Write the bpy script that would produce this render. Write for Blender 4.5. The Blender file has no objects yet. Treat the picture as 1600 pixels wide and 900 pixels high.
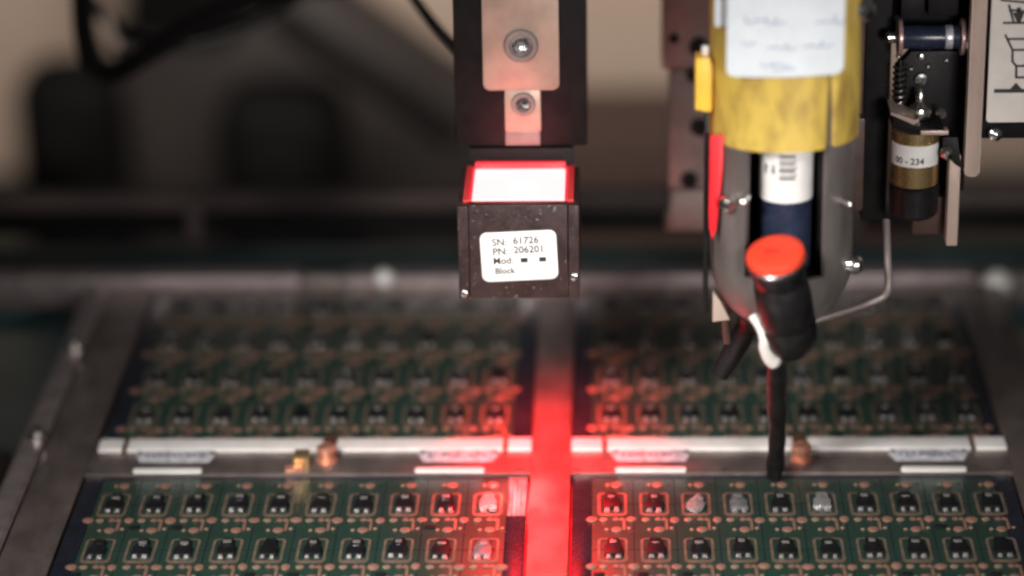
import bpy, bmesh, math, random
from mathutils import Vector, Matrix
random.seed(7)
R = math.radians
SC = bpy.context.scene
COL = SC.collection
SC.unit_settings.system = 'METRIC'
SC.unit_settings.scale_length = 0.01          # 1 unit = 1 cm

# ------------------------------------------------------------------ camera
def camera_axes(yaw, pitch, roll):
    a, p, r = R(yaw), R(pitch), R(roll)
    fw = Vector((-math.sin(a) * math.cos(p), math.cos(a) * math.cos(p), -math.sin(p)))
    rt = Vector((math.cos(a), math.sin(a), 0)); up = rt.cross(fw)
    return fw, rt * math.cos(r) - up * math.sin(r), up * math.cos(r) + rt * math.sin(r)
FW, RT, UP = camera_axes(2.0, 22.0, 1.0)
cam_data = bpy.data.cameras.new('camera'); cam = bpy.data.objects.new('camera', cam_data); COL.objects.link(cam)
cm = Matrix((RT, UP, -FW)).transposed().to_4x4(); cm.translation = (1.326, -62.686, 30.087)
cam.matrix_world = cm
cam_data.sensor_width = 36; cam_data.lens = 36 * 4580 / 1600
cam_data.clip_start = 1; cam_data.clip_end = 2000
cam_data.dof.use_dof = True; cam_data.dof.focus_distance = 66.3
cam_data.dof.aperture_fstop = 0.049; cam_data.dof.aperture_blades = 0
SC.camera = cam

# ------------------------------------------------------------------ light of the room and added fills
W = bpy.data.worlds.new('World'); SC.world = W; W.use_nodes = True
bg = W.node_tree.nodes['Background']; bg.inputs[0].default_value = (1.0, 0.93, 0.9, 1); bg.inputs[1].default_value = 0.04
def area(name, loc, target, sx, sy, power, col, spread=180):
    l = bpy.data.lights.new(name, 'AREA'); l.shape = 'RECTANGLE'; l.size = sx; l.size_y = sy
    l.energy = power; l.color = col; l.spread = R(spread)
    o = bpy.data.objects.new(name, l); COL.objects.link(o); o.location = loc
    o.rotation_euler = (Vector(target) - Vector(loc)).to_track_quat('-Z', 'Y').to_euler(); return o
area('work_lamp', (-12.5, -29, 24), (-1.5, -9, 0), 9, 6, 3500, (1.0, 0.955, 0.92), 56)
area('side_fill', (15, -40, 17), (3, -2, 9), 8, 6, 800, (1.0, 0.96, 0.93), 44)  # unseen fill added for the hanging tools, kept low over the boards
area('wall_fill', (-8, 26, 14), (-6, 64, -8), 30, 6, 8500, (1.0, 0.93, 0.86), 140)  # unseen fill added to brighten the rear wall
SC.view_settings.view_transform = 'Standard'; SC.view_settings.look = 'None'
SC.view_settings.exposure = 0; SC.view_settings.gamma = 1
SC.cycles.filter_width = 2.6
SC.cycles.use_denoising = True

# ------------------------------------------------------------------ materials
def mat(name, col, rough=0.5, metal=0.0, var=0.25, scale=3.0, rvar=0.12, bump=0.0, bscale=20.0, col2=None, flecks=0.0, stretch=(1, 1, 1), coat=0.0, spec=0.5, fscale=14, cmin=0.35, cmax=0.65):
    m = bpy.data.materials.new(name); m.use_nodes = True
    nt = m.node_tree; N, L = nt.nodes, nt.links; b = N['Principled BSDF']
    b.inputs['Metallic'].default_value = metal; b.inputs['Specular IOR Level'].default_value = spec
    b.inputs['Coat Weight'].default_value = coat; b.inputs['Coat Roughness'].default_value = 0.15
    tc = N.new('ShaderNodeTexCoord'); mp = N.new('ShaderNodeMapping'); mp.inputs['Scale'].default_value = stretch
    L.new(tc.outputs['Object'], mp.inputs[0])
    n1 = N.new('ShaderNodeTexNoise'); n1.inputs['Scale'].default_value = scale; n1.inputs['Detail'].default_value = 6
    L.new(mp.outputs[0], n1.inputs['Vector'])
    mx = N.new('ShaderNodeMix'); mx.data_type = 'RGBA'
    c2 = col2 or tuple(c * (1 - var) for c in col); c1 = tuple(min(1, c * (1 + var * 0.6)) for c in col) if not col2 else col
    mx.inputs['A'].default_value = (*c1, 1); mx.inputs['B'].default_value = (*c2, 1)
    cr = N.new('ShaderNodeMapRange'); cr.inputs['From Min'].default_value = cmin; cr.inputs['From Max'].default_value = cmax
    L.new(n1.outputs['Fac'], cr.inputs['Value']); L.new(cr.outputs[0], mx.inputs['Factor'])
    out = mx.outputs['Result']
    if flecks:
        n3 = N.new('ShaderNodeTexNoise'); n3.inputs['Scale'].default_value = fscale; n3.inputs['Detail'].default_value = 3
        L.new(tc.outputs['Object'], n3.inputs['Vector'])
        f = N.new('ShaderNodeMapRange'); f.inputs['From Min'].default_value = 0.66; f.inputs['From Max'].default_value = 0.74
        f.inputs['To Max'].default_value = flecks; L.new(n3.outputs['Fac'], f.inputs['Value'])
        m2 = N.new('ShaderNodeMix'); m2.data_type = 'RGBA'; L.new(f.outputs[0], m2.inputs['Factor']); L.new(out, m2.inputs['A'])
        m2.inputs['B'].default_value = (0.62, 0.57, 0.53, 1); out = m2.outputs['Result']
    L.new(out, b.inputs['Base Color'])
    rr = N.new('ShaderNodeMapRange'); rr.inputs['To Min'].default_value = max(0.03, rough - rvar); rr.inputs['To Max'].default_value = min(1, rough + rvar)
    rr.inputs['From Min'].default_value = 0.3; rr.inputs['From Max'].default_value = 0.7
    n2 = N.new('ShaderNodeTexNoise'); n2.inputs['Scale'].default_value = bscale; n2.inputs['Detail'].default_value = 5
    L.new(mp.outputs[0], n2.inputs['Vector']); L.new(n2.outputs['Fac'], rr.inputs['Value']); L.new(rr.outputs[0], b.inputs['Roughness'])
    if bump:
        bp = N.new('ShaderNodeBump'); bp.inputs['Strength'].default_value = bump; bp.inputs['Distance'].default_value = 0.05
        L.new(n2.outputs['Fac'], bp.inputs['Height']); L.new(bp.outputs[0], b.inputs['Normal'])
    return m
def glow(name, col, strength):
    m = bpy.data.materials.new(name); m.use_nodes = True; b = m.node_tree.nodes['Principled BSDF']
    b.inputs['Base Color'].default_value = (0.5, 0.05, 0.05, 1); b.inputs['Roughness'].default_value = 0.3
    b.inputs['Emission Color'].default_value = (*col, 1); b.inputs['Emission Strength'].default_value = strength; return m
M = dict(
    plate=mat('brushed_tray_metal', (0.23, 0.188, 0.174), 0.42, 0.75, 0.28, 1.4, 0.14, 0.16, 34, flecks=0.3, stretch=(1, .6, 1), fscale=30),
    rail=mat('rail_metal', (0.44, 0.375, 0.375), 0.38, 0.8, 0.2, 1.5, 0.12, 0.08, 30),
    mask=mat('green_solder_mask', (0.015, 0.038, 0.028), 0.33, 0, 0.3, 2.2, 0.08, 0.05, 30, col2=(0.014, 0.032, 0.023)),
    navy=mat('navy_border', (0.009, 0.011, 0.018), 0.24, 0, 0.3, 2, 0.06, 0.02, 15),
    copper=mat('bare_copper', (0.27, 0.125, 0.10), 0.45, 0.2, 0.25, 5, 0.1, 0.05, 30, col2=(0.18, 0.11, 0.075)),
    ring=mat('copper_outline', (0.15, 0.098, 0.072), 0.55, 0.15, 0.25, 4, 0.1, col2=(0.085, 0.07, 0.05)),
    glosschip=mat('glossy_chip', (0.008, 0.008, 0.010), 0.2, 0, 0.3, 6, 0.08, 0.15, 9, spec=0.6),
    tan=mat('tan_solder', (0.27, 0.19, 0.14), 0.42, 0.25, 0.3, 5, 0.1, col2=(0.18, 0.13, 0.085)),
    chip=mat('chip_plastic', (0.006, 0.006, 0.007), 0.5, 0, 0.3, 6, 0.1, 0.05, 40, spec=0.25),
    tin=mat('tinned_lead', (0.46, 0.445, 0.43), 0.30, 0.75, 0.5, 2, 0.14, 0.15, 25),
    solder=mat('shiny_solder', (0.75, 0.73, 0.72), 0.22, 0.8, 0.2, 8, 0.1, 0.25, 14),
    greychip=mat('grey_chip', (0.10, 0.11, 0.12), 0.35, 0, 0.3, 6, 0.1, 0.05, 40),
    white=mat('white_bar_metal', (0.80, 0.78, 0.75), 0.38, 0.15, 0.08, 2, 0.1, 0.05, 25),
    pale=mat('pale_clip_metal', (0.62, 0.63, 0.68), 0.34, 0.4, 0.3, 5, 0.1, 0.1, 12),
    brown=mat('brown_clip', (0.10, 0.040, 0.022), 0.45, 0.2, 0.3, 6),
    brass=mat('brass', (0.80, 0.56, 0.27), 0.26, 0.9, 0.08, 3, 0.03, 0.0, 30, stretch=(1, 1, .3)),
    coppery=mat('copper_screw', (0.85, 0.40, 0.27), 0.34, 0.7, 0.2, 5, 0.1, 0.15, 14),
    housing=mat('dark_housing', (0.042, 0.023, 0.022), 0.42, 0.1, 0.35, 2.5, 0.14, 0.12, 18, flecks=0.35, fscale=9),
    black=mat('black_anodised', (0.007, 0.006, 0.0065), 0.5, 0.0, 0.35, 2.5, 0.1, 0.05, 20, spec=0.22),
    blackrub=mat('black_rubber', (0.009, 0.0085, 0.009), 0.40, 0, 0.35, 3, 0.12, 0.1, 14, spec=0.4),
    beige=mat('beige_plate', (0.46, 0.34, 0.27), 0.42, 0.25, 0.14, 1.6, 0.1, 0.05, 25),
    pinkbar=mat('pinkish_bar', (0.55, 0.42, 0.36), 0.38, 0.35, 0.14, 2, 0.1, 0.05, 25, stretch=(1, 1, .2)),
    steel=mat('bright_steel', (0.78, 0.77, 0.75), 0.2, 1.0, 0.12, 6, 0.06, 0.04, 20),
    darksteel=mat('dark_steel', (0.20, 0.18, 0.18), 0.3, 0.9, 0.2, 6, 0.1, 0.05, 20),
    paper=mat('label_paper', (0.80, 0.79, 0.76), 0.5, 0, 0.05, 3, 0.05),
    bluepaper=mat('note_paper', (0.70, 0.75, 0.79), 0.55, 0, 0.05, 2, 0.05, 0.03, 4),
    glare=mat('pale_glare', (0.22, 0.15, 0.15), 0.4, 0, 0.6, 2.5, 0.15, 0.1, 10, stretch=(3, .5, 1)),
    ink=mat('print_ink', (0.018, 0.015, 0.016), 0.6, 0, 0.2, 5),
    blueink=mat('pen_ink', (0.33, 0.37, 0.50), 0.6, 0, 0.2, 5),
    yellow=mat('yellow_sleeve', (0.62, 0.435, 0.085), 0.5, 0, 0.25, 1.3, 0.1, 0.3, 3.0, col2=(0.25, 0.15, 0.04), cmin=0.46, cmax=0.76, stretch=(1.5, 1.5, .7)),
    yellow2=mat('yellow_clip', (0.85, 0.52, 0.06), 0.45, 0, 0.1, 2),
    shell=mat('grey_shell_metal', (0.165, 0.142, 0.133), 0.40, 0.25, 0.25, 1.5, 0.1, 0.06, 25, stretch=(1, 1, .3)),
    navyb=mat('navy_barrel', (0.020, 0.028, 0.055), 0.28, 0, 0.2, 3, 0.06),
    red=mat('red_strip', (0.80, 0.015, 0.025), 0.4, 0, 0.15, 3),
    redcap=mat('red_cap', (0.80, 0.060, 0.024), 0.5, 0, 0.12, 4, 0.1, 0.08, 8),
    bracket=mat('grey_bracket', (0.27, 0.225, 0.21), 0.48, 0.3, 0.2, 1.6, 0.1, 0.06, 15),
    sign=mat('sign_plate', (0.72, 0.67, 0.63), 0.5, 0, 0.06, 2, 0.06, 0.03, 25),
    brownblock=mat('brown_block', (0.075, 0.042, 0.034), 0.5, 0.1, 0.25, 2),
    pinkwash=mat('pink_washer', (0.55, 0.36, 0.35), 0.35, 0.5, 0.15, 5),
    teal=mat('teal_belt', (0.055, 0.095, 0.098), 0.35, 0, 0.4, 0.35, 0.12, 0.03, 8),
    bed=mat('dark_machine_bed', (0.012, 0.021, 0.023), 0.45, 0, 0.4, 0.3),
    beam=mat('brown_beam', (0.095, 0.068, 0.065), 0.55, 0.1, 0.35, 0.35),
    wall=mat('beige_wall', (0.62, 0.47, 0.37), 0.8, 0, 0.10, 0.08, 0.05),
    cover=mat('grey_cover', (0.040, 0.032, 0.030), 0.6, 0, 0.45, 0.12),
    motor=mat('black_motor', (0.005, 0.0045, 0.0045), 0.7, 0, 0.3, 0.2, spec=0.1),
    glow=glow('red_lamp_glow', (1.0, 0.185, 0.185), 5.0), edge=glow('halo_strip', (1.0, 0.004, 0.02), 0.16), rim=glow('red_halo_rim', (1.0, 0.006, 0.03), 0.95),
)

# ------------------------------------------------------------------ mesh helpers (world cm)
def box(bm, lo, hi, bev=0.0, rot=None, piv=None, seg=2):
    lo, hi = Vector(lo), Vector(hi)
    g = bmesh.ops.create_cube(bm, size=1); vs = g['verts']
    for v in vs: v.co = Vector(((lo[i] + hi[i]) / 2 + v.co[i] * (hi[i] - lo[i]) for i in range(3)))
    if bev:
        es = list({e for v in vs for e in v.link_edges})
        r = bmesh.ops.bevel(bm, geom=es, offset=bev, segments=seg, affect='EDGES', profile=0.6)
        vs = list({v for f in r['faces'] for v in f.verts} | {v for v in vs if v.is_valid})
    if rot:
        c = Vector(piv) if piv else (lo + hi) / 2
        bmesh.ops.rotate(bm, cent=c, matrix=Matrix.Rotation(rot[1], 3, rot[0]), verts=[v for v in vs if v.is_valid])
    return vs
def frame_of(d):
    d = d.normalized(); a = Vector((0, 0, 1)) if abs(d.z) < 0.9 else Vector((1, 0, 0))
    x = a.cross(d).normalized(); return x, d.cross(x)
def lathe(bm, p, axis, prof, seg=32, cap=True):
    """prof: list of (distance along the axis, radius)"""
    p = Vector(p); d = Vector(axis).normalized(); x, y = frame_of(d); rings = []
    for t, r in prof:
        rings.append([bm.verts.new(p + d * t + (x * math.cos(2 * math.pi * k / seg) + y * math.sin(2 * math.pi * k / seg)) * max(r, 1e-4)) for k in range(seg)])
    for a, b in zip(rings, rings[1:]):
        for k in range(seg): bm.faces.new((a[k], a[(k + 1) % seg], b[(k + 1) % seg], b[k]))
    if cap: bm.faces.new(rings[0][::-1]); bm.faces.new(rings[-1])
def cyl(bm, p0, p1, r, bev=0.04, seg=32, r1=None):
    p0, p1 = Vector(p0), Vector(p1); l = (p1 - p0).length; r1 = r if r1 is None else r1; b = min(bev, l * .3, r * .5)
    lathe(bm, p0, p1 - p0, [(0, r - b), (b * .3, r - b * .3), (b, r), (l - b, r1), (l - b * .3, r1 - b * .3), (l, r1 - b)], seg)
def spline(pts, n=10):
    P = [Vector(p) for p in pts]; P = [P[0] * 2 - P[1]] + P + [P[-1] * 2 - P[-2]]; out = []
    for i in range(1, len(P) - 2):
        for k in range(n):
            t = k / n; a, b, c, d = P[i - 1:i + 3]
            out.append(0.5 * (2 * b + (c - a) * t + (2 * a - 5 * b + 4 * c - d) * t * t + (3 * b - a - 3 * c + d) * t ** 3))
    out.append(P[-2]); return out
def tube(bm, pts, r, seg=12, n=10, smooth=True, flat=1.0):
    P = spline(pts, n) if smooth else [Vector(p) for p in pts]
    rr = r if callable(r) else (lambda t: r); rings = []; x = None
    for i, p in enumerate(P):
        d = (P[min(i + 1, len(P) - 1)] - P[max(i - 1, 0)]).normalized()
        if x is None: x, y = frame_of(d)
        x = (x - d * x.dot(d)).normalized(); y = d.cross(x); q = rr(i / (len(P) - 1))
        rings.append([bm.verts.new(p + x * math.cos(2 * math.pi * k / seg) * q + y * math.sin(2 * math.pi * k / seg) * q * flat) for k in range(seg)])
    for a, b in zip(rings, rings[1:]):
        for k in range(seg): bm.faces.new((a[k], a[(k + 1) % seg], b[(k + 1) % seg], b[k]))
    bm.faces.new(rings[0][::-1]); bm.faces.new(rings[-1])
def prism(bm, outline, o, ex, ey, depth, bev=0.0):
    """outline in 2D, placed at o with axes ex, ey, extruded backwards along ex x ey by depth"""
    o, ex, ey = Vector(o), Vector(ex), Vector(ey); n = ex.cross(ey).normalized()
    f = [bm.verts.new(o + ex * a + ey * b) for a, b in outline]; g = [bm.verts.new(v.co - n * depth) for v in f]; k = len(f)
    fs = [bm.faces.new(f), bm.faces.new(g[::-1])] + [bm.faces.new((f[(i + 1) % k], f[i], g[i], g[(i + 1) % k])) for i in range(k)]
    if bev:
        es = list(fs[0].edges); bmesh.ops.bevel(bm, geom=es, offset=bev, segments=2, affect='EDGES', profile=0.5)
def rrect(x0, y0, x1, y1, r, n=5):
    out = []
    for cx, cy, a in ((x1 - r, y1 - r, 0), (x0 + r, y1 - r, 90), (x0 + r, y0 + r, 180), (x1 - r, y0 + r, 270)):
        for k in range(n + 1):
            t = R(a + 90 * k / n); out.append((cx + r * math.cos(t), cy + r * math.sin(t)))
    return out
def NB(): return bmesh.new()
def mesh_of(name, bm, m, smooth=True):
    bmesh.ops.recalc_face_normals(bm, faces=bm.faces); me = bpy.data.meshes.new(name); bm.to_mesh(me); bm.free()
    me.materials.append(M[m])
    if smooth:
        me.shade_smooth()
        try: me.set_sharp_from_angle(angle=R(35))
        except Exception: pass
    return me
def put(name, me, parent=None, loc=(0, 0, 0)):
    o = bpy.data.objects.new(name, me); COL.objects.link(o); o.location = loc
    if parent: o.parent = parent
    return o
def root_offset(o):
    v = Vector((0, 0, 0))
    while o: v += o.location; o = o.parent
    return v
def part(name, bm, m, parent, smooth=True, label=None, kind=None):
    """mesh given in world coordinates, stored relative to its parent"""
    bmesh.ops.translate(bm, verts=bm.verts, vec=-root_offset(parent))
    o = put(name, mesh_of(name, bm, m, smooth), parent)
    if label: o['label'] = label
    if kind: o['kind'] = kind
    return o
def thing(name, loc, label, cat, group=None):
    o = bpy.data.objects.new(name, None); COL.objects.link(o); o.location = loc; o.empty_display_size = 1
    o['label'] = label; o['category'] = cat
    if group: o['group'] = group
    return o
def solo(name, bm, m, loc, label=None, cat=None, group=None, kind=None, smooth=True):
    bmesh.ops.translate(bm, verts=bm.verts, vec=-Vector(loc)); o = put(name, mesh_of(name, bm, m, smooth), None, loc)
    for k, v in (('label', label), ('category', cat), ('group', group), ('kind', kind)):
        if v: o[k] = v
    return o
def text_bm(s, size, place):
    """flat lettering; place maps (x, y, lift) of the text plane to a world point"""
    c = bpy.data.curves.new('lettering', 'FONT'); c.body = s; c.size = size; c.resolution_u = 3; c.offset = size * .018; c.align_x = 'LEFT'
    o = bpy.data.objects.new('lettering', c); COL.objects.link(o); dg = bpy.context.evaluated_depsgraph_get(); dg.update()
    me = bpy.data.meshes.new_from_object(o.evaluated_get(dg)); bm = NB(); bm.from_mesh(me)
    bpy.data.objects.remove(o); bpy.data.meshes.remove(me)
    bmesh.ops.triangulate(bm, faces=bm.faces)
    for v in bm.verts: v.co = Vector(place(v.co.x, v.co.y))
    return bm
def join(bms):
    a = bms[0]
    for b in bms[1:]:
        me = bpy.data.meshes.new('tmp'); b.to_mesh(me); b.free(); a.from_mesh(me); bpy.data.meshes.remove(me)
    return a

# ================================================================== SETTING
b = NB(); box(b, (-150, -30, -17), (150, 66, -16))
solo('machine_bed', b, 'bed', (0, 0, -16), kind='structure')
b = NB(); box(b, (-90, 66, -40), (90, 68, 1))
solo('wall', b, 'wall', (0, 66, -8), kind='structure')
b = NB(); box(b, (-40, 12.75, -1.7), (40, 17.6, -0.95), 0.1)
solo('conveyor_belt', b, 'teal', (0, 15, -1), 'dark teal belt surface running across behind the back rail', 'conveyor belt')

# beams behind the tray
t = thing('cross_beam', (0, 18.6, -0.2), 'blurred brown horizontal beam across the machine behind the teal belt', 'beam')
b = NB(); box(b, (-40, 18.0, -0.05), (40, 18.7, 0.45), 0.1); part('beam_body', b, 'beam', t)
b = NB(); box(b, (-40, 18.2, -0.85), (40, 18.65, -0.08), 0.05); part('dark_gap', b, 'black', t)  # black block put in for the dark gap under the beam
for x in (-10.85, -1.9, 8.6):
    b = NB(); box(b, (x - .22, 17.9, -1.0), (x + .22, 18.6, -0.02), 0.05); part('post', b, 'beam', t)

# back rail
t = thing('back_rail', (0, 12.2, 0), 'pinkish metal rail running behind the two rear boards', 'rail')
b = NB(); box(b, (-30, 11.75, -0.6), (-7.1, 12.5, 0.36), 0.08); part('rail_bar', b, 'rail', t)
b = NB(); box(b, (-7.08, 11.9, -0.6), (-5.9, 12.4, 0.26), 0.08); part('rail_joint', b, 'bracket', t)
b = NB(); box(b, (-5.88, 11.75, -0.6), (11.3, 12.5, 0.34), 0.08); part('rail_bar', b, 'rail', t)
b = NB(); box(b, (11.32, 11.95, -0.6), (15, 12.4, 0.2), 0.08); part('rail_joint', b, 'bracket', t)
for x, z, r in ((-4.78, 0.22, 0.28), (12.0, -0.02, 0.40)):
    b = NB(); lathe(b, (x, 11.95, z), (0, -1, .25), [(0, r), (.2, r), (.34, r * .75), (.42, r * .3)], 20); part('bolt_head', b, 'white', t)

# ================================================================== TRAY
ZT = 0.06
t = thing('assembly_tray', (0, 3, -0.8), 'brown grey metal tray with a red lit cross rib between four boards', 'tray')
b = NB(); box(b, (-12.32, -12, -0.8), (12.05, 11.7, -0.22), 0.03); part('base_plate', b, 'plate', t)
for nm, lo, hi in (('center_rib', (-0.49, -12, -.219), (0.44, 11.32, ZT + .004)), ('cross_rib', (-11.1, -0.08, -.219), (-0.495, 1.80, ZT)),
                   ('cross_rib', (0.445, -0.08, -.219), (10.85, 1.80, ZT)), ('margin', (-12.31, -12, -.219), (-11.105, 11.32, ZT)),
                   ('margin', (10.855, -12, -.219), (12.04, 11.32, ZT)), ('back_margin', (-12.31, 11.325, -.219), (12.04, 11.7, ZT))):
    b = NB(); box(b, lo, hi, 0.012 if 'cross' in nm else 0.03); part(nm, b, 'plate', t)
# small white locating tabs along the front pockets
for x0, x1 in ((-9.95, -8.31), (-3.24, -1.59), (1.51, 3.18), (8.24, 9.77)):
    b = NB(); prism(b, rrect(x0, -0.10, x1, 0.10, 0.06), (0, 0, ZT + .07), (1, 0, 0), (0, 1, 0), .068, 0.02); part('locating_tab', b, 'white', t)
for x in (-11.02, -9.2, -0.75, -1.05, 0.62, 1.2, 10.6, 4.1):
    b = NB(); cyl(b, (x, 0.02, ZT), (x, 0.02, ZT + .03), 0.07, .02, 16); part('rivet', b, 'darksteel', t)

# left side rail
t = thing('side_rail', (-12.7, 0, -0.6), 'grey metal side rail left of the tray with two bolt heads', 'rail')
b = NB(); prism(b, [(-13.02, -0.6), (-12.34, -0.6), (-12.34, 0.10), (-12.42, 0.17), (-12.82, 0.17), (-13.02, -0.05)], (0, -12, 0), (1, 0, 0), (0, 0, 1), 23.6, 0.02)
part('rail_bar', b, 'rail', t)
for y in (1.75, 7.3):
    b = NB(); lathe(b, (-12.55, y, .165), (0, 0, 1), [(0, .3), (.04, .3), (.06, .22), (.22, .2), (.27, .14)], 24); bo = part('bolt_head', b, 'steel', t)
    b = NB(); lathe(b, (-12.55, y, .437), (0, 0, 1), [(0, .09), (.004, .09)], 6); part('hex_socket', b, 'ink', bo)
b = NB(); box(b, (-19, -14, -8), (-14.3, 7.2, -2.6), .3)
solo('side_guard', b, 'cover', (-16, 0, -8), 'blurred brownish guard block at the far left beside the side rail', 'machine guard')

# ================================================================== CIRCUIT BOARDS
PX, PY = 0.967, 2.32
def disc_me(name, r, m, h=.012, seg=14, sy=1.0):
    b = NB(); lathe(b, (0, 0, 0), (0, 0, 1), [(0, r), (h * .4, r * .97), (h * .75, r * .75), (h, r * .35)] if h > .02 else [(0, r), (h * .6, r), (h, r * .9)], seg)
    for v in b.verts: v.co.y *= sy
    return mesh_of(name, b, m)
def chip_meshes():
    b = NB(); prism(b, [(-.225, -.36), (.225, -.36), (.225, .04), (.185, .10), (.15, .12), (.15, .43), (.10, .47), (-.10, .47), (-.15, .43), (-.15, .12), (-.185, .10), (-.225, .04)], (0, 0, .105), (1, 0, 0), (0, 1, 0), .09, .02)
    body = mesh_of('chip', b, 'chip')
    b = NB(); box(b, (-.105, .17, .1055), (.105, .31, .125), .01); tab = mesh_of('tab', b, 'tin')
    b = NB(); box(b, (-.075, -.10, .012), (.075, .02, .04), .012); box(b, (-.06, .0, .0405), (.06, .075, .07), .01); lead = mesh_of('lead', b, 'tin')
    b = NB()
    out, inn = rrect(-.34, -.63, .34, .56, .12, 4), rrect(-.275, -.51, .275, .49, .08, 4); k = len(out)
    z = .010
    vo = [b.verts.new((x, y, z)) for x, y in out]; vi = [b.verts.new((x, y, z)) for x, y in inn]; vb = [b.verts.new((x, y, 0)) for x, y in out]
    for i in range(k):
        j = (i + 1) % k; b.faces.new((vo[i], vo[j], vi[j], vi[i])); b.faces.new((vb[i], vb[j], vo[j], vo[i]))
    ring = mesh_of('copper_outline', b, 'ring', False)
    b = NB(); box(b, (0, -.035, 0), (.30, .035, .012)); box(b, (.23, -.52, .0005), (.30, -.0352, .011)); box(b, (.03, -.07, .0003), (.13, .065, .03), .01); box(b, (.18, -.06, .0004), (.26, .06, .026), .01)
    trace = mesh_of('copper_trace', b, 'copper', False)
    b = NB(); box(b, (-.13, -.06, 0), (.11, .06, .05), .015); dark = mesh_of('small_part', b, 'chip')
    b = NB(); g = bmesh.ops.create_icosphere(b, subdivisions=2, radius=1)
    for v in b.verts:
        q = v.co; n = 1 + .25 * math.sin(5 * q.x + 2) * math.sin(4 * q.y); v.co = Vector((q.x * .24 * n, q.y * .36 * n, max(q.z, 0) * .13 * n + .012))
    blob = mesh_of('solder_blob', b, 'solder')
    return body, tab, lead, ring, trace, dark, blob
BODY, TAB, LEAD, RING, TRACE, DARK, BLOB = chip_meshes()
GREY = BODY.copy(); GREY.materials.clear(); GREY.materials.append(M['greychip'])
GLOSSY = BODY.copy(); GLOSSY.materials.clear(); GLOSSY.materials.append(M['glosschip'])
LIT_CHIP = BODY.copy(); LIT_CHIP.materials.clear(); LIT_CHIP.materials.append(M['solder'])  # bright solder colour stands in for glare on strongly lit chips
ROUND = disc_me('round_pad', .135, 'copper', h=.055, seg=16); OVAL = disc_me('oval_pad', .10, 'tan', h=.04, sy=.9); DOT = disc_me('dot_pad', .055, 'tan', h=.035, seg=12)
BIG = disc_me('trace_pad', .13, 'copper', h=.045, sy=1.0); HOLE = disc_me('via', .05, 'ink', h=.004, seg=10)
def board(x0, x1, y0, y1, xs, ys, label, special):
    t = thing('circuit_board', ((x0 + x1) / 2, (y0 + y1) / 2, -.2), label, 'circuit board', 'green circuit boards in the tray'); o = root_offset(t)
    bx, by = .46, .17
    b = NB(); box(b, (x0 + bx, y0 + by, -.17), (x1 - bx, y1 - by, 0.0), .01); part('substrate', b, 'mask', t)
    for lo, hi in (((x0, y0, -.2), (x0 + bx - .003, y1, .012)), ((x1 - bx + .003, y0, -.2), (x1, y1, .012)),
                   ((x0 + bx, y0, -.2), (x1 - bx, y0 + by - .003, .009)), ((x0 + bx, y1 - by + .003, -.2), (x1 - bx, y1, .009))):
        b = NB(); box(b, lo, hi, .03); part('border_strip', b, 'navy', t)
    # shallow score lines between the rows and columns
    b = NB()
    for y in ys: box(b, (x0 + bx + .02, y - .012, .0005), (x1 - bx - .02, y + .012, .003))
    for x in xs[:-1]: box(b, (x + PX / 2 - .010, y0 + by + .02, .0008), (x + PX / 2 + .010, y1 - by - .02, .0036))
    part('score_lines', b, 'navy', t, False, kind='stuff')
    rnd = random.Random(int(x0 * 10 + y0 * 100))
    for j, y in enumerate(ys):
        for i, x in enumerate(xs):
            p = lambda dx, dy, dz=0.002: (x + dx - o.x, y + dy - o.y, dz - o.z)
            sp = special.get((i, j)); jx, jy = rnd.uniform(-.022, .022), rnd.uniform(-.035, .035)
            put('copper_outline', RING, t, p(0, 0, .004))
            if sp == 'bare':
                c = put('solder_blob', BLOB, t, p(-.02, -.12)); c['label'] = 'glossy bare solder where a chip is missing'
                d = put('solder_blob', BLOB, t, p(.05, .2)); d.scale = (.6, .5, .9); d['label'] = 'smaller solder blob at the back of the empty place'
            else:
                c = put('chip', {'grey': GREY, 'glaring': LIT_CHIP}.get(sp, GLOSSY if rnd.random() < .35 else BODY), t, p(jx, jy)); c.rotation_euler.z = rnd.uniform(-.05, .05); c.scale = (.9, .9, .9)
                if sp == 'glaring': c['label'] = 'chip with glare put into its bright top'
                if sp == 'grey': c['label'] = 'greyish chip'
                tb = put('tab', TAB, c); tb.rotation_euler.x = rnd.uniform(-.12, .16); tb.scale.x = rnd.uniform(.7, 1.1)
                for sx in (-.12, .12):
                    ld = put('lead', LEAD, c, (sx, -.42 + rnd.uniform(-.02, .02), 0)); ld.rotation_euler = (rnd.uniform(-.15, .2), 0, rnd.uniform(-.1, .1)); ld.scale.x = rnd.uniform(.75, 1.1)
            if i < len(xs) - 1 or rnd.random() < .5: put('round_pad', ROUND, t, p(.455 + jx, -.83 + jy)).scale = (rnd.uniform(.8, 1.1), rnd.uniform(.85, 1.1), rnd.uniform(.5, 1.2))
            if i == 0: put('round_pad', ROUND, t, p(-.47, -.83))
            put('oval_pad', OVAL, t, p(-.20, -.83)); put('copper_trace', TRACE, t, p(0, -.82, .0035))
            put('trace_pad', BIG, t, p(.10, -1.33, .0025)); put('dot_pad', DOT, t, p(-.13, -1.33)); put('dot_pad', DOT, t, p(.38, -1.26)); put('via', HOLE, t, p(.47, -1.4))
            if rnd.random() < .25: put('small_part', DARK, t, p(.0 - .3, -1.22))
            if j == 0:
                put('trace_pad', BIG, t, p(.10, .99)); put('dot_pad', DOT, t, p(-.1, .99)); put('via', HOLE, t, p(.36, 1.02))
    return t
XL = [-10.16 + PX * i for i in range(10)]; XR = [1.43 + PX * i for i in range(10)]
YF = [-1.63 - PY * j for j in range(3)]; YB = [10.32 - PY * j for j in range(4)]
board(-11.06, -0.55, -9.2, -0.12, XL, YF, 'front left green circuit board whose right edge glows pink in the lamp light', {(9, 0): 'glaring', (9, 1): 'grey'})
fl = bpy.data.objects['circuit_board']
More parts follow.
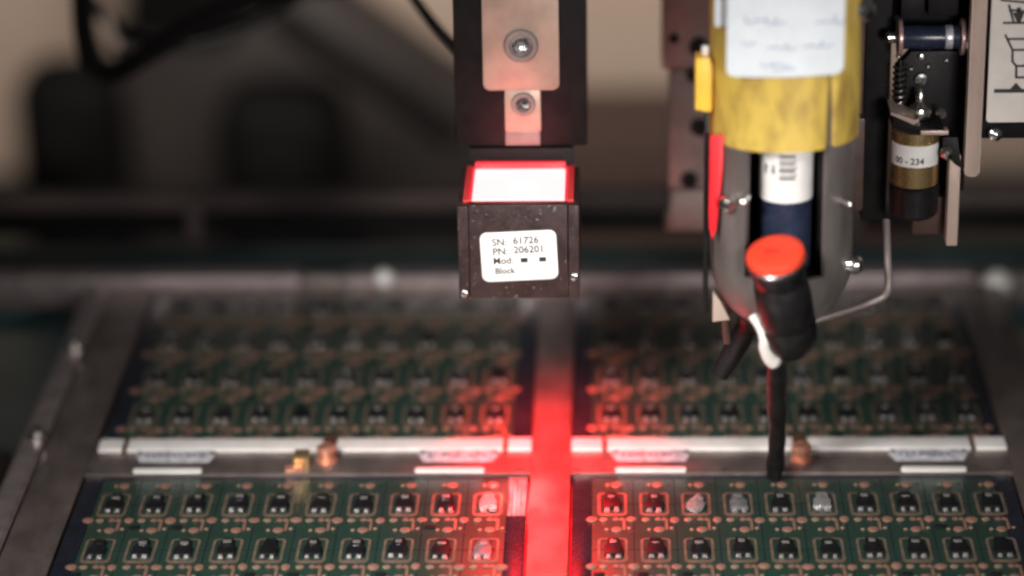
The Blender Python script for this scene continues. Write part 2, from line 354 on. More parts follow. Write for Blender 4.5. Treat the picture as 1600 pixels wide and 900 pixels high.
for x0, x1 in ((-.985, -.90), (-.885, -.79), (-.78, -.70), (-.69, -.575)):  # pale strips added where the board edge shows a pink glare
    b = NB(); box(b, (x0, -2.25, .014), (x1, -.30, .024), .004); part('pale_glare', b, 'glare', fl, label='pale strip added to show the pink glare')
board(0.50, 10.80, -9.2, -0.12, XR, YF, 'front right green circuit board below the black nozzle tip', {(2, 0): 'bare', (5, 0): 'glaring', (3, 0): 'grey'})
board(-11.0, -0.53, 1.83, 11.30, XL, YB, 'rear left blurred green circuit board behind the white bar with the brass bracket', {})
board(0.48, 10.82, 1.83, 11.30, XR, YB, 'rear right dark green circuit board behind the black nozzle', {})

# ================================================================== CLAMP BARS
def clamp_bar(x0, x1, label, clips, gaps):
    t = thing('clamp_bar', ((x0 + x1) / 2, 1.4, ZT), label, 'clamp bar', 'white clamp bars')
    cuts = [x0] + [g for g in gaps] + [x1]
    for i in range(len(cuts) - 1):
        a = cuts[i] + (.06 if i else 0); c = cuts[i + 1] - (.06 if i < len(cuts) - 2 else 0)
        b = NB(); box(b, (a, 1.08, ZT + .001), (c, 1.70, ZT + .09), .025); part('bar', b, 'white', t)
    for g in gaps:
        b = NB(); box(b, (g - .055, 1.14, ZT + .001), (g + .055, 1.66, ZT + .05), .01); br = part('bar_link', b, 'brown', t)
    for x, w in clips:
        b = NB(); prism(b, [(x - w, .2), (x - w, .0), (x - w + .12, -.32), (x + w - .12, -.32), (x + w, .0), (x + w, .2)], (0, .86, ZT + .05), (1, 0, 0), (0, 1, .12), .045, .015)
        c = part('clip', b, 'pale', t)
        b = NB()
        for k in range(9):
            if random.random() < .8: box(b, (x - w + .22 + k * (w * 2 - .44) / 9, .78, ZT + .043), (x - w + .22 + (k + random.uniform(.5, .85)) * (w * 2 - .44) / 9, .86, ZT + .053))
        part('engraving', b, 'darksteel', c, False, kind='stuff')
        for s in (-1, 1):
            b = NB(); cyl(b, (x + s * (w - .09), .93, ZT + .05), (x + s * (w - .09), .93, ZT + .085), .06, .02, 14); part('rivet', b, 'darksteel', c)
    return t
clamp_bar(-10.97, -0.50, 'long white clamp bar in front of the rear left board', ((-9.05, .95), (-2.25, .95)), (-10.33, -1.13))
clamp_bar(0.46, 10.86, 'long white clamp bar in front of the rear right board', ((2.36, .93), (8.97, .93)), (1.26, 10.07))

def thumb_screw(x, label):
    t = thing('copper_screw', (x, .7, ZT), label, 'screw', 'copper clamp screws')
    b = NB(); box(b, (x - .17, .85, ZT + .095), (x + .17, 1.8, ZT + .15), .02); box(b, (x - .169, .84, ZT), (x + .169, .895, ZT + .094), .01); part('strap', b, 'brown', t)
    b = NB(); lathe(b, (x, .62, ZT), (0, 0, 1), [(0, .26), (.05, .26), (.06, .2), (.2, .2), (.26, .24), (.36, .24), (.40, .19)], 24); h = part('screw_head', b, 'coppery', t)
    b = NB(); box(b, (x - .2, .59, ZT + .398), (x + .2, .65, ZT + .404), 0, ('Z', .5)); part('slot', b, 'brown', h)
thumb_screw(-5.38, 'copper coloured screw on the left white bar beside the brass bracket')
thumb_screw(5.93, 'copper coloured screw on the right white bar beside the black nozzle')
t = thing('brass_bracket', (-6.05, .3, ZT), 'small stepped brass bracket left of the copper screw on the tray', 'bracket')
b = NB(); box(b, (-6.16, .25, ZT), (-5.78, .75, ZT + .26), .05); part('block', b, 'brass', t)
b = NB(); box(b, (-6.33, -.06, ZT), (-5.90, .2, ZT + .10), .03, ('Z', .08)); part('foot', b, 'coppery', t)

# ================================================================== INSPECTION CAMERA
t = thing('inspection_camera', (-.68, 1, 4.7), 'dark block hanging from a black column with glowing red top and a white serial label', 'inspection camera')
X0, X1, YF0, YB0, Z0, Z1 = -2.06, 0.70, -0.58, 2.15, 4.72, 7.0
b = NB(); box(b, (X0 + .26, YF0, Z0), (X1 - .26, YF0 + .3, Z1), .03); part('front_plate', b, 'housing', t)
for a in (X0, X1 - .25):
    b = NB(); box(b, (a, YF0 + .06, Z0 - .04), (a + .25, YB0, Z1 - .05), .04); part('side_plate', b, 'housing', t)
b = NB(); box(b, (X0 + .26, YB0 - .2, Z0), (X1 - .26, YB0, Z1 + .02), .03); part('rear_plate', b, 'housing', t)
b = NB(); box(b, (X0 + .27, YF0 + .31, Z0 + .25), (X1 - .27, YB0 - .21, Z1 - .25), .02); part('body_core', b, 'black', t)
b = NB(); box(b, (X0 + .33, YF0 + .305, Z1 - .24), (X1 - .33, YB0 - .36, Z1 + .03), .03)
lw = part('lamp_window', b, 'glow', t, label='glowing red lamp window on top of the dark block')
for lo, hi in (((X0 + .265, YF0 + .305), (X0 + .325, YB0 - .205)), ((X1 - .325, YF0 + .305), (X1 - .265, YB0 - .205)), ((X0 + .33, YB0 - .355), (X1 - .33, YB0 - .205))):  # glowing rim added for the red halo round the window
    b = NB(); box(b, (*lo, Z1 - .24), (*hi, Z1 + (.16 if lo[1] > 1 else .035)), .02); part('halo_rim', b, 'rim', lw)
for lo, hi in (((X0 + .12, YF0 + .3), (X0 + .262, YB0 - .1)), ((X1 - .262, YF0 + .3), (X1 - .12, YB0 - .1))):  # glowing strips added to widen the halo over the side plates
    b = NB(); box(b, (*lo, Z1 - .049), (*hi, Z1 + .02), .02); part('halo_strip', b, 'edge', lw)
b = NB(); box(b, (X0 + .3, YF0 + .34, Z0 + .16), (X1 - .3, YB0 - .24, Z0 + .245), .01); part('lower_window', b, 'glow', t)
# label with writing
LO, LX = Vector((-1.51, YF0 - .004, 5.13)), Vector((math.cos(.045), 0, math.sin(.045))); LY = Vector((-math.sin(.045), 0, math.cos(.045)))
b = NB(); prism(b, rrect(0, 0, 1.74, 1.20, .16), LO - Vector((0, .012, 0)), LX, LY, .014, .004)
lab = part('serial_label', b, 'paper', t)
txt = []
for s, x, y, sz in (('SN:', .27, .88, .235), ('61726', .75, .90, .235), ('PN:', .27, .655, .235), ('206201', .75, .675, .235), ('Mod:', .27, .43, .225), ('Block', .30, .19, .20)):
    txt.append(text_bm(s, sz, lambda a, c, x=x, y=y: LO - Vector((0, .014, 0)) + LX * (a + x) + LY * (c + y)))
for x in (.98, 1.40):
    bb = NB(); vs = [bb.verts.new(LO - Vector((0, .0145, 0)) + LX * (x + a) + LY * (.44 + c)) for a, c in ((-.08, 0), (.08, 0), (.08, .11), (-.08, .11))]; bb.faces.new(vs); txt.append(bb)
part('lettering', join(txt), 'ink', lab, False, kind='stuff')
for x, z in ((X0 + .12, Z0 + .1), (X1 - .12, Z0 + .5)):
    b = NB(); lathe(b, (x, YF0 + .07, z), (0, -1, 0), [(0, .09), (.05, .09), (.07, .05)], 14); part('screw', b, 'steel', t)
# column
b = NB(); box(b, (-2.2, 2.25, 7.42), (0.88, 4.4, 20), .05); part('column', b, 'black', t)
b = NB(); box(b, (-1.9, 2.16, 5.0), (0.55, 2.6, 7.40), .03); part('back_bracket', b, 'black', t)
b = NB(); prism(b, rrect(-1.52, 8.84, 0.24, 15, .14), (0, 2.12, 0), (1, 0, 0), (0, 0, 1), .12, .03); part('beige_plate', b, 'beige', t)
b = NB(); prism(b, rrect(-1.03, 7.80, -0.20, 8.835, .05), (0, 2.16, 0), (1, 0, 0), (0, 0, 1), .08, .02); part('lower_plate', b, 'beige', t)
b = NB(); box(b, (-1.03, 2.2, 7.46), (-.22, 2.245, 7.78), .01); part('slot_cover', b, 'bracket', t)
for x, z, r, y in ((-.63, 9.93, .40, 2.118), (-.60, 8.5, .28, 2.158)):
    b = NB(); lathe(b, (x, y, z), (0, -1, 0), [(0, r), (.05, r), (.09, r * .92), (.09, r * .68), (.02, r * .62), (.015, r * .3)], 28); bo = part('bolt', b, 'bracket', t)
    b = NB(); lathe(b, (x, y - .03, z), (-.16, -.87, .45), [(0, r * .55), (.05, r * .55), (.07, r * .40)], 6); part('socket', b, 'darksteel', bo)
    b = NB(); lathe(b, (x + .02, y - .09, z - .02), (-.17, -.87, .46), [(0, r * .30), (.05, r * .28), (.07, r * .16)], 20); part('bolt_core', b, 'solder' if z > 9 else 'darksteel', bo)
# its red lamp shines down through the lower window
area('red_lamp_and_added_beam', (-.42, .9, 4.6), (0, 3.0, 0), 1.4, 1.6, 620, (1.0, .002, .006), 60)
area('red_lamp_and_added_beam', (-.42, .7, 4.58), (.02, -.9, 0), 1.9, 1.6, 820, (1.0, .002, .006), 76)
area('red_lamp_and_added_beam', (-.75, .1, 4.55), (-.85, -1.3, 0), 1.3, 1.5, 170, (1.0, .06, .06), 14)  # extra narrow beam added to brighten the pale strips on the board

# ================================================================== DISPENSING HEAD (yellow sleeve)
HX, HY = 5.19, -2.0
t = thing('dispensing_head', (HX, HY, 1), 'grey metal dispensing head with yellow sleeve and a white note pasted on it', 'dispensing head')
# metal shell with a front window
def shell():
    b = NB(); prof = [(4.86, .70), (4.95, .92), (5.2, 1.18), (5.55, 1.40), (5.9, 1.53), (6.3, 1.57), (6.8, 1.57), (7.5, 1.56), (8.4, 1.56), (9.3, 1.56), (12, 1.56)]
    seg = 64; rings = [[b.verts.new((HX + r * math.sin(2 * math.pi * k / seg), HY - r * math.cos(2 * math.pi * k / seg), z)) for k in range(seg)] for z, r in prof]
    for i in range(len(prof) - 1):
        for k in range(seg):
            ang = ((k + .5) / seg * 360 + 180) % 360 - 180
            if prof[i][0] >= 6.25 and -34 < ang < 34: continue
            b.faces.new((rings[i][k], rings[i][(k + 1) % seg], rings[i + 1][(k + 1) % seg], rings[i + 1][k]))
    bmesh.ops.recalc_face_normals(b, faces=b.faces)
    bmesh.ops.solidify(b, geom=b.faces, thickness=.13)
    return b
part('shell', shell(), 'shell', t)
b = NB(); lathe(b, (HX, HY, 4.95), (0, 0, 1), [(0, .5), (.2, .8), (.8, 1.15), (1.2, 1.2), (1.25, .3)], 32); part('inner_cup', b, 'black', t)
b = NB(); box(b, (HX - 1.2, HY + .62, 5.6), (HX + 1.2, HY + .72, 12)); part('shade_liner', b, 'black', t)  # black liner added to keep the shaded inside of the shell dark
SX, SY = 5.24, -2.35
b = NB(); lathe(b, (SX, SY, 6.2), (0, 0, 1), [(0, .5), (.1, .58), (6, .58)], 32); part('syringe_barrel', b, 'navyb', t)
def wrap(cx, cy, r, a0, a1, z0, z1, n=24, thick=.02):
    b = NB(); A = [a0 + (a1 - a0) * k / n for k in range(n + 1)]
    q = lambda a, z, rr: b.verts.new((cx + rr * math.sin(a), cy - rr * math.cos(a), z))
    o0, o1, i0, i1 = ([q(a, z, rr) for a in A] for z, rr in ((z0, r), (z1, r), (z0, r - thick), (z1, r - thick)))
    for k in range(n):
        b.faces.new((o0[k], o0[k + 1], o1[k + 1], o1[k])); b.faces.new((i0[k + 1], i0[k], i1[k], i1[k + 1]))
        b.faces.new((o0[k + 1], o0[k], i0[k], i0[k + 1])); b.faces.new((o1[k], o1[k + 1], i1[k + 1], i1[k]))
    b.faces.new((o0[0], o1[0], i1[0], i0[0])); b.faces.new((o0[n], i0[n], i1[n], o1[n])); return b
sl = part('syringe_label', wrap(SX, SY, .60, R(-88), R(100), 7.88, 9.3), 'paper', t)
b = NB()
for k in range(7):
    z = 8.42 + k * .085; a0, a1 = R(-18), R(16 + (k % 2) * 4)
    for n in range(4):
        p = [a0 + (a1 - a0) * (n + q) / 4 for q in (0, 1)]; h = (.05, .03, .06, .035, .05, .03, .055)[k]
        b.faces.new([b.verts.new((SX + .604 * math.sin(a), SY - .604 * math.cos(a), zz)) for a, zz in ((p[0], z), (p[1], z), (p[1], z + h), (p[0], z + h))])
bz = text_bm('Z', .36, lambda a, c: (SX + .604 * math.sin(R(-52) + c / .6), SY - .604 * math.cos(R(-52) + c / .6), 8.75 - a))
part('barcode', join([b, bz]), 'ink', sl, False, kind='stuff')
for dx in (-.84, .82):
    b = NB(); cyl(b, (HX + dx, HY - .75, 6.3), (HX + dx, HY - .75, 12), .1, .02, 16); part('guide_rod', b, 'black', t)
# yellow sleeve, slightly uneven, with a seam
def sleeve():
    b = NB(); seg, rows = 72, 12; rg = []
    for i in range(rows + 1):
        z0 = 9.26 + (13.5 - 9.26) * i / rows; ring = []
        for k in range(seg):
            a = 2 * math.pi * k / seg; d = ((math.degrees(a) + 180) % 360) - 180
            r = 1.625 + .012 * math.sin(3 * a + z0) + .010 * math.sin(7 * a - 2 * z0) - (.09 if abs(d - 36) < 3 else 0) + .015 * math.exp(-((d - 20) / 10) ** 2)
            z = z0 + (.03 * math.sin(2 * a + 1) + (.10 if abs(d - 36) < 4 else 0)) * (1 - i / rows)
            ring.append(b.verts.new((HX + r * math.sin(a), HY - r * math.cos(a), z)))
        rg.append(ring)
    for i in range(rows):
        for k in range(seg): b.faces.new((rg[i][k], rg[i][(k + 1) % seg], rg[i + 1][(k + 1) % seg], rg[i + 1][k]))
    bmesh.ops.recalc_face_normals(b, faces=b.faces); bmesh.ops.solidify(b, geom=b.faces, thickness=.06); return b
part('yellow_sleeve', sleeve(), 'yellow', t)
# note card, a little curled
def curl(x): return -3.78 + .10 * (x - 5.1) ** 2
def sheet(outline_fn, x0, x1, n=20, thick=.025):
    b = NB(); f, g = [], []
    for k in range(n + 1):
        x = x0 + (x1 - x0) * k / n; zb, zt = outline_fn(x)
        for dst, dy in ((f, 0), (g, thick)): dst.append((b.verts.new((x, curl(x) + dy, zb)), b.verts.new((x, curl(x) + dy, zt))))
    for k in range(n):
        b.faces.new((f[k][0], f[k + 1][0], f[k + 1][1], f[k][1])); b.faces.new((g[k + 1][0], g[k][0], g[k][1], g[k + 1][1]))
        b.faces.new((f[k + 1][0], f[k][0], g[k][0], g[k + 1][0])); b.faces.new((f[k][1], f[k + 1][1], g[k + 1][1], g[k][1]))
    b.faces.new((f[0][0], f[0][1], g[0][1], g[0][0])); b.faces.new((f[n][0], g[n][0], g[n][1], f[n][1])); return b
def note_outline(x):
    rr = .18; d = min(x - 3.85, 6.33 - x); lift = rr - math.sqrt(max(0, rr * rr - (rr - d) ** 2)) if d < rr else 0
    return 11.0 + .02 * (x - 3.8) + lift, 15
note = part('paper_note', sheet(note_outline, 3.86, 6.32, 40), 'bluepaper', t)
b = NB(); rn = random.Random(3)
for x0, z, w, h in ((4.25, 12.25, .85, .2), (5.75, 12.22, .55, .2), (4.22, 11.75, .28, .16), (4.75, 11.68, .5, .16), (5.5, 11.7, .55, .18), (4.55, 11.3, .6, .1), (4.8, 11.2, .5, .08)):
    n = int(w / .018); pts = []; ph = rn.uniform(0, 6)
    for k in range(n + 1):
        q = k * .55 + ph; x = x0 + w * k / n + .05 * math.cos(q); pts.append((x, curl(x) - .012, z + h * (.45 * math.sin(q) * (.55 + .45 * math.sin(k * .21 + ph)) + .1 * math.sin(k * .1))))
    tube(b, pts, .014, 6, 1, False)
part('handwriting', b, 'blueink', note, kind='stuff')
b = NB(); box(b, (3.62, HY - 1.2, 11.95), (3.9, HY - .9, 16), .05); part('clear_edge', b, 'bluepaper', t)
# yellow side clip, red strip put in for the lamp's reflection, screws
b = NB(); box(b, (3.24, -2.75, 9.95), (3.56, -2.2, 11.12), .04); box(b, (3.38, -2.7, 9.9), (3.60, -2.3, 11.0), .03); part('side_clip', b, 'yellow2', t)
b = NB(); cyl(b, (3.46, -2.45, 11.12), (3.46, -2.45, 11.32), .09, .03, 14); part('clip_pin', b, 'paper', t)
b = NB(); prism(b, [(3.56, 9.45), (3.86, 9.45), (3.83, 8.6), (3.72, 7.3), (3.62, 7.05), (3.55, 7.4)], (0, -2.95, 0), (1, 0, 0), (0, 0, 1), .08, .02); part('red_strip', b, 'red', t)
b = NB(); cyl(b, (3.50, -2.55, 5.2), (3.50, -2.55, 9.95), .06, .01, 10); part('black_wire', b, 'blackrub', t)
for p, d, r in (((4.02, -3.02, 7.95), (-.55, -.84, .1), .19), ((6.62, -2.6, 6.33), (1, -.3, 0), .2), ((6.45, -3.0, 7.95), (.5, -.86, 0), .1), ((6.72, -2.4, 12.1), (.6, -.7, .1), .26), ((4.33, -3.2, 8.1), (-.3, -.9, 0), .1)):
    b = NB(); lathe(b, p, d, [(-.1, r * .8), (.08, r * .8), (.09, r), (.22, r), (.3, r * .75), (.33, r * .3)], 20); part('screw', b, 'steel', t)
# black nozzle pipe with rounded tip
b = NB(); tube(b, [(5.12, -2.7, 5.0), (5.10, -2.45, 4.2), (5.16, -1.9, 3.1), (5.23, -1.3, 2.0), (5.25, -.75, .9), (5.23, -.42, .2), (5.22, -.36, .075)], lambda u: (.265 - .095 * u + .018 * math.sin(19 * u) + .012 * math.sin(43 * u + 1)) * (1 if u < .94 else 1 - (u - .94) * 9), 20); part('nozzle', b, 'blackrub', t)
b = NB(); tube(b, [(4.55, -2.1, 5.0), (4.52, -1.6, 4.5), (4.2, -1.3, 3.7), (3.9, -1.2, 3.1)], lambda u: .30 - .06 * u, 16); part('rear_hose', b, 'blackrub', t)
b = NB(); tube(b, [(4.0, -1.7, 5.3), (4.0, -1.6, 4.6), (4.05, -1.5, 4.0)], .1, 10); part('red_hose', b, 'brownblock', t)
b = NB(); prism(b, [(3.66, 5.0), (3.66, 5.75), (3.82, 5.5), (4.05, 5.05)], (0, -2.7, 0), (1, 0, 0), (0, 0, 1), .1, .02); part('foot_plate', b, 'pinkbar', t)

# ================================================================== PLUG WITH RED CAP
ax = Vector((-.175, -.30, .94)).normalized(); cp = Vector((4.93, -3.95, 7.15))
t = thing('cable_plug', (5.1, -3.7, 5), 'black rubber plug with a bright red cap in front of the syringe', 'plug')
b = NB(); lathe(b, cp - ax * .16, -ax, [(0, .60), (.06, .63), (.25, .63), (.3, .575), (.5, .585), (.54, .565), (.62, .565), (.66, .59), (1.1, .62), (1.7, .61), (1.75, .585), (1.83, .585), (1.88, .61), (2.3, .58), (2.6, .44), (2.72, .25)], 32); part('plug_body', b, 'blackrub', t)
b = NB(); lathe(b, cp, -ax, [(-.02, .15), (-.03, .42), (-.03, .52), (.02, .62), (.08, .645), (.15, .645)], 36); c = part('red_cap', b, 'redcap', t)
ex, ey = frame_of(ax); b = NB(); box(b, (-.22, -.03, .03), (.22, .03, .05), .005)
for v in b.verts: v.co = cp + RT * v.co.x + ax.cross(RT) * v.co.y + ax * v.co.z
part('slot', b, 'red', c)
b = NB(); lathe(b, cp - ax * .151, -ax, [(0, .61), (.05, .66), (.12, .66), (.17, .61)], 32); part('rim', b, 'darksteel', t)
b = NB(); tube(b, [(4.50, -3.3, 5.42), (4.68, -3.4, 5.2), (4.78, -3.45, 4.95), (4.80, -3.4, 4.7), (4.92, -3.3, 4.4), (5.08, -3.2, 4.25)], lambda u: .13 + .09 * u - (.7 * (u - .9) if u > .9 else 0), 14, flat=.8); part('white_tie', b, 'sign', t)

# bent wire rod
b = NB(); tube(b, [(5.9, -1.5, 4.5), (6.6, -1.5, 4.72), (7.35, -1.5, 5.0), (7.58, -1.5, 5.15), (7.64, -1.5, 5.4), (7.63, -1.2, 5.9), (7.63, -.6, 6.6)], .085, 12)
solo('wire_rod', b, 'bracket', (7, -1.5, 5), 'thin bent grey wire rod right of the dispensing head', 'wire')

# ================================================================== GREY BRACKET LEFT OF THE HEAD
t = thing('grey_bracket', (3.3, 7.4, 3.4), 'blurred brown grey stepped bracket left of the yellow sleeve', 'bracket')
b = NB(); box(b, (2.72, 7.0, 7.74), (4.1, 8.3, 20), .08); part('upper_block', b, 'bracket', t)
b = NB(); box(b, (2.90, 7.0, 4.6), (3.95, 8.1, 7.7), .08); part('middle_block', b, 'bracket', t)
b = NB(); prism(b, [(2.80, 3.47), (3.98, 3.47), (3.92, 3.8), (3.92, 4.55), (2.94, 4.55), (2.94, 3.8)], (0, 6.95, 0), (1, 0, 0), (0, 0, 1), 1.0, .05); part('lower_block', b, 'bracket', t)
for x, z, r in ((3.01, 8.56, .12), (3.62, 8.35, .24), (3.52, 7.62, .2), (3.66, 6.25, .24), (3.4, 4.85, .22)):
    b = NB(); cyl(b, (x, 6.92, z), (x, 7.05, z), r, .02, 18); part('bolt_hole', b, 'black', t)

# dark block to the right of the yellow sleeve
b = NB(); box(b, (6.55, .6, 8.7), (7.15, 1.6, 20), .06); box(b, (6.6, .5, 6.4), (7.2, 1.7, 8.65), .06)
solo('brown_post', b, 'brownblock', (6.9, 1, 6), 'dark brown blurred post between the yellow sleeve and the brass nozzle unit', 'post')

# ================================================================== BRASS NOZZLE UNIT
BX, BY = 8.38, .85
t = thing('nozzle_unit', (BX, 1, 5.5), 'black nozzle unit with brass collar and small white numbered label', 'nozzle unit')
b = NB(); box(b, (7.26, 1.75, 5.7), (7.86, 2.7, 20), .05); part('black_column', b, 'black', t)
b = NB(); prism(b, [(7.95, 8.3), (8.5, 6.5), (9.62, 6.5), (9.62, 9.82), (9.55, 9.9), (8.3, 9.9), (7.95, 9.5)], (0, 1.55, 0), (1, 0, 0), (0, 0, 1), .35, .04); part('back_plate', b, 'black', t)
b = NB(); box(b, (7.9, 1.95, 10.0), (9.7, 2.6, 20), .05); part('upper_body', b, 'black', t)
for lo, hi in (((8.0, 1.4, 10.7), (8.55, 1.9, 11.5)), ((8.6, 1.3, 10.8), (9.3, 1.9, 12.0)), ((8.2, 1.2, 11.6), (9.1, 1.8, 14))):
    b = NB(); box(b, lo, hi, .05); part('upper_block', b, 'black', t)
b = NB(); cyl(b, (8.02, 1.15, 10.36), (9.32, 1.15, 10.36), .27, .03, 28); part('shaft', b, 'navyb', t)
b = NB(); cyl(b, (8.98, 1.149, 10.36), (9.16, 1.149, 10.36), .277, .02, 28); part('shaft_band', b, 'pale', t)
for x in (7.97, 9.38):
    b = NB(); cyl(b, (x - .05, 1.15, 10.36), (x + .05, 1.15, 10.36), .42, .02, 28); part('washer', b, 'pinkwash', t)
for x, d in ((7.91, -1), (9.44, 1)):
    b = NB(); lathe(b, (x, 1.15, 10.36), (d, 0, 0), [(0, .12), (.12, .14), (.2, .14), (.26, .06)], 16); part('shaft_end', b, 'steel', t)
for x, z, r in ((8.52, 9.78, .085), (8.53, 9.24, .17), (8.0, 9.8, .06), (9.1, 9.7, .05), (8.3, 9.5, .05), (8.68, 9.55, .05)):
    b = NB(); lathe(b, (x, 1.545, z), (0, -1, 0), [(0, r), (.05, r), (.09, r * .8), (.10, r * .4), (.04, r * .3)], 18); part('screw', b, 'steel', t)
# coil spring
b = NB(); pts = [(8.02 + .15 * math.cos(k * .6), 1.25 + .15 * math.sin(k * .6), 8.70 + k * .0135) for k in range(74)]
tube(b, pts, .032, 7, 1, False); part('spring', b, 'darksteel', t)
b = NB(); cyl(b, (8.02, 1.25, 8.4), (8.02, 1.25, 9.8), .07, .01, 12); part('spring_pin', b, 'black', t)
# ball joint and clamp
b = NB(); lathe(b, (8.46, .9, 8.50), (0, 0, 1), [(0, .2), (.05, .28), (.15, .31), (.28, .27), (.36, .16), (.42, .1), (.62, .09), (.7, .04)], 24); part('ball_joint', b, 'steel', t)
b = NB(); lathe(b, (8.9, .8, 8.66), (.4, -1, 0), [(0, .12), (.1, .13), (.17, .08)], 16); part('screw', b, 'steel', t)
b = NB(); prism(b, [(7.74, 8.88), (8.3, 8.66), (8.38, 8.74), (8.38, 8.62), (8.26, 8.56), (7.74, 8.80)], (0, .28, 0), (1, 0, 0), (0, 0, 1), .9, .01); part('clamp_lever', b, 'pinkbar', t)
b = NB(); prism(b, [(7.78, 8.78), (8.24, 8.53), (8.95, 8.46), (8.95, 8.30), (8.2, 8.34), (7.78, 8.5)], (0, .26, 0), (1, 0, 0), (0, 0, 1), 1.1, .02); part('clamp_block', b, 'black', t)
b = NB(); box(b, (8.42, .2, 8.34), (9.05, .5, 8.44), .02); part('clamp_tongue', b, 'pinkbar', t)
# collar
b = NB(); lathe(b, (BX, BY, 6.98), (0, 0, 1), [(0, .5), (.03, .545), (1.32, .545), (1.36, .5)], 40); part('brass_collar', b, 'brass', t)
nl = part('number_label', wrap(BX, BY, .562, R(-80), R(62), 7.52, 8.03), 'paper', t)
def on_label(a, c):
    th = R(-56) + a / .565; return (BX + .566 * math.sin(th), BY - .566 * math.cos(th), 7.60 + c)
part('lettering', text_bm('00 - 234', .21, on_label), 'ink', nl, False, kind='stuff')
b = NB(); lathe(b, (BX + .01, BY, 6.17), (0, 0, 1), [(0, .40), (.05, .50), (.12, .56), (.76, .575), (.80, .53)], 40); part('black_ring', b, 'blackrub', t)
b = NB(); box(b, (8.42, 1.2, 5.55), (9.22, 1.9, 6.48), .05); part('brown_block', b, 'brownblock', t)
b = NB(); box(b, (9.14, .55, 5.52), (9.40, 1.0, 7.72), .03); part('thin_bar', b, 'pinkbar', t)
b = NB(); prism(b, [(8.96, 8.2), (9.3, 8.2), (9.36, 7.6), (9.5, 7.5), (9.44, 7.42), (9.25, 7.55), (9.1, 7.75), (8.96, 7.75)], (0, .45, 0), (1, 0, 0), (0, 0, 1), .5, .02); part('clamp_ear', b, 'black', t)
b = NB(); lathe(b, (9.05, .46, 7.86), (-.1, -1, .1), [(0, .12), (.06, .13), (.1, .15), (.2, .14), (.27, .06)], 20); part('screw', b, 'steel', t)

# beige bar and picture plate
b = NB(); prism(b, rrect(9.46, 7.3, 9.80, 20, .1), (0, .3, 0), (1, 0, 0), (0, 0, 1), .4, .03)
solo('beige_bar', b, 'pinkbar', (9.6, .4, 7.3), 'long beige upright bar between the nozzle unit and the picture plate', 'bar')
t = thing('picture_plate', (10.6, .1, 8.7), 'off white plate with a line drawing of a nozzle at the right edge', 'sign')
b = NB(); prism(b, rrect(9.86, 8.70, 13.2, 15, .06), (0, 0.02, 0), (1, 0, 0), (0, 0, 1), .07, .02); part('plate', b, 'sign', t)
b = NB()
def stroke(pts, w=.026):
    P = [Vector((x, z)) for x, z in pts]
    for p, q in zip(P, P[1:]):
        d = (q - p).normalized(); n = Vector((-d.y, d.x)) * w; p2, q2 = p - d * w * .6, q + d * w * .6
        b.faces.new([b.verts.new((c.x, .015, c.y)) for c in (p2 - n, q2 - n, q2 + n, p2 + n)])
def zz(px, py): return (9.80 + (px - 1540) / 69.0 + .11 * (py / 200.0), 11.56 - py / 67.0)
for pts in ([(1548, -8), (1560, 1), (1600, 5), (1640, 1), (1652, -8)], [(1570, 9), (1577, 34)], [(1578, 36), (1608, 36)], [(1562, 36), (1626, 36)], [(1571, 16), (1600, 19), (1615, 16)],
            [(1565, 55), (1576, 78), (1601, 78), (1612, 55)], [(1569, 61), (1608, 61)], [(1576, 79), (1576, 96), (1582, 103), (1594, 103), (1600, 96), (1600, 79)],
            [(1582, 103), (1582, 121), (1660, 121)], [(1611, 9), (1604, 34)]):
    stroke([zz(*p) for p in pts])
for pts in ([(1585, 14), (1585, 33)], [(1550, 142), (1660, 142)]): stroke([zz(*p) for p in pts], .045)
b.faces.new([b.verts.new((x, .0155, z)) for x, z in (zz(1571, 141), zz(1593, 141), zz(1582, 129))])
b.faces.new([b.verts.new((x, .0155, z)) for x, z in (zz(1575, 20), zz(1582, 34), zz(1588, 34), zz(1594, 20))])
part('line_drawing', b, 'ink', t, False, kind='stuff')
b = NB(); lathe(b, (10.07, .05, 8.42), (0, -1, .1), [(-.4, .08), (.0, .08), (.02, .15), (.12, .15), (.18, .06)], 18); part('screw', b, 'steel', t)
b = NB(); box(b, (9.82, .35, 8.2), (13, .6, 15), .02); part('backing', b, 'black', t)

# ================================================================== FAR BACKGROUND
b = NB(); prism(b, [(-20, -16), (-20, -6.5), (-14.8, -7.2), (-13.2, -4.9), (-10.5, -4.4), (-5.0, -8.6), (-3.5, -9.4), (-3.5, -16)], (0, 56, 0), (1, 0, 0), (0, 0, 1), 4, .3)
solo('machine_cover', b, 'cover', (-9, 56, -16), 'blurred grey brown sloping machine cover in the background', 'machine cover')
def motor(name, x0, x1, z1, y, label):
    t = thing(name, ((x0 + x1) / 2, y, -16), label, 'motor')
    b = NB(); box(b, (x0, y, -16), (x1, y + 4.2, z1), 1.9, seg=6); part('motor_body', b, 'motor', t)
    b = NB(); cyl(b, ((x0 + x1) / 2, y - 1.2, z1 - 2.6), ((x0 + x1) / 2, y + .02, z1 - 2.6), (x1 - x0) * .3, .2); part('end_cap', b, 'motor', t)
motor('black_motor', -14.6, -9.2, -6.8, 49, 'large black blurred motor shape in front of the grey cover')
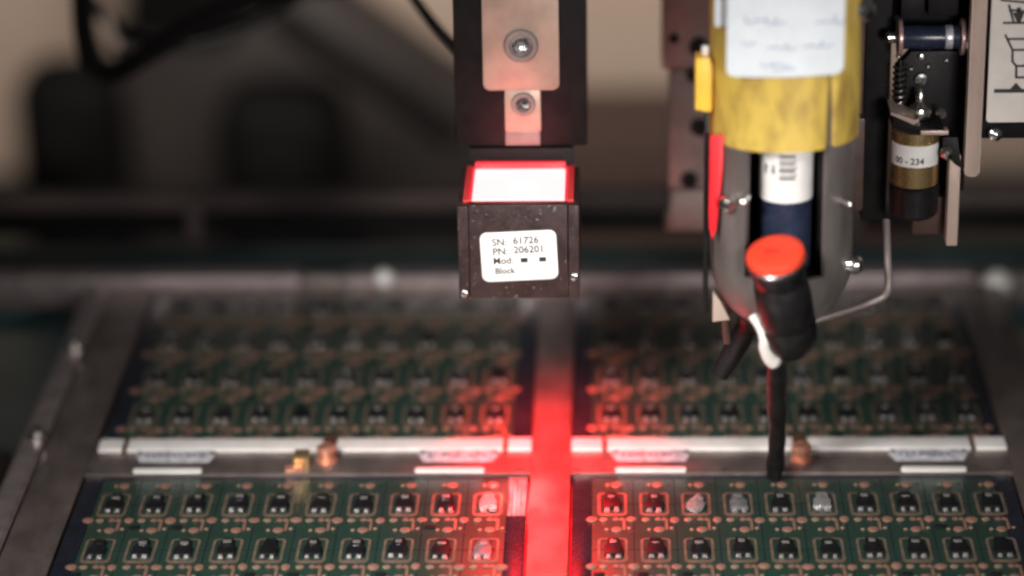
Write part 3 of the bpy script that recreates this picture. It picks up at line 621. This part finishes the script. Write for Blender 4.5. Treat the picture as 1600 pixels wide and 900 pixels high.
motor('black_motor', -23.0, -18.6, -6.1, 50, 'black blurred motor shape at the far left of the background')
b = NB(); box(b, (-19.2, 57, -8.0), (-13.4, 60, 6), .4)
solo('dark_cabinet', b, 'motor', (-15, 58, -4), 'dark blurred cabinet at the top left behind the cable loop', 'cabinet')
b = NB(); tube(b, [(-11.6, 47, -2.6), (-9.6, 47, -4.2), (-7, 47, -6.0), (-4.6, 47, -7.9)], .55, 16)
solo('support_arm', b, 'motor', (-8, 47, -6), 'dark diagonal arm blurred against the beige wall left of the column', 'arm')
b = NB(); box(b, (-3.4, 50, -16), (14, 55, -8.3), .5)
solo('brown_cabinet', b, 'brownblock', (5, 52, -16), 'dark brown blurred cabinet behind the gap between column and dispensing head', 'cabinet')
b = NB(); tube(b, [(-12.85, 14, 9.5), (-12.95, 14, 7.6), (-12.95, 14, 6.5), (-12.75, 14, 5.75), (-12.2, 14, 5.55), (-11.26, 14, 6.05), (-9.44, 14.5, 7.0), (-7.6, 15, 7.55), (-5.6, 15, 7.75), (-3.5, 15, 8.6)], .30, 14)
solo('black_cable', b, 'motor', (-12, 14, 6), 'thick black cable looping down at the top left', 'cable')
b = NB(); tube(b, [(-12.4, 15, 9.5), (-12.42, 15, 7.2), (-12.3, 15, 6.2), (-11.9, 15, 5.6)], .13, 12)
solo('pale_cable', b, 'pinkbar', (-12.3, 15, 6), 'thin pale cable inside the black cable loop', 'cable')
b = NB(); tube(b, [(-4.4, 9, 10.4), (-3.7, 9, 9.3), (-3.0, 8.5, 8.5), (-2.3, 6, 8.6)], .13, 12)
solo('thin_cable', b, 'blackrub', (-3.5, 9, 9), 'thin black cable entering the column from the upper left', 'cable')
b = NB(); tube(b, [(-14.6, 17, 9), (-13.2, 17, 6.6), (-11.5, 17, 5.4), (-9.4, 17.5, 5.6), (-7.4, 18, 6.6), (-5.5, 18, 8)], .2, 12)
solo('grey_cable', b, 'blackrub', (-11, 17, 5.4), 'thinner black cable sagging just behind the thick cable loop', 'cable')
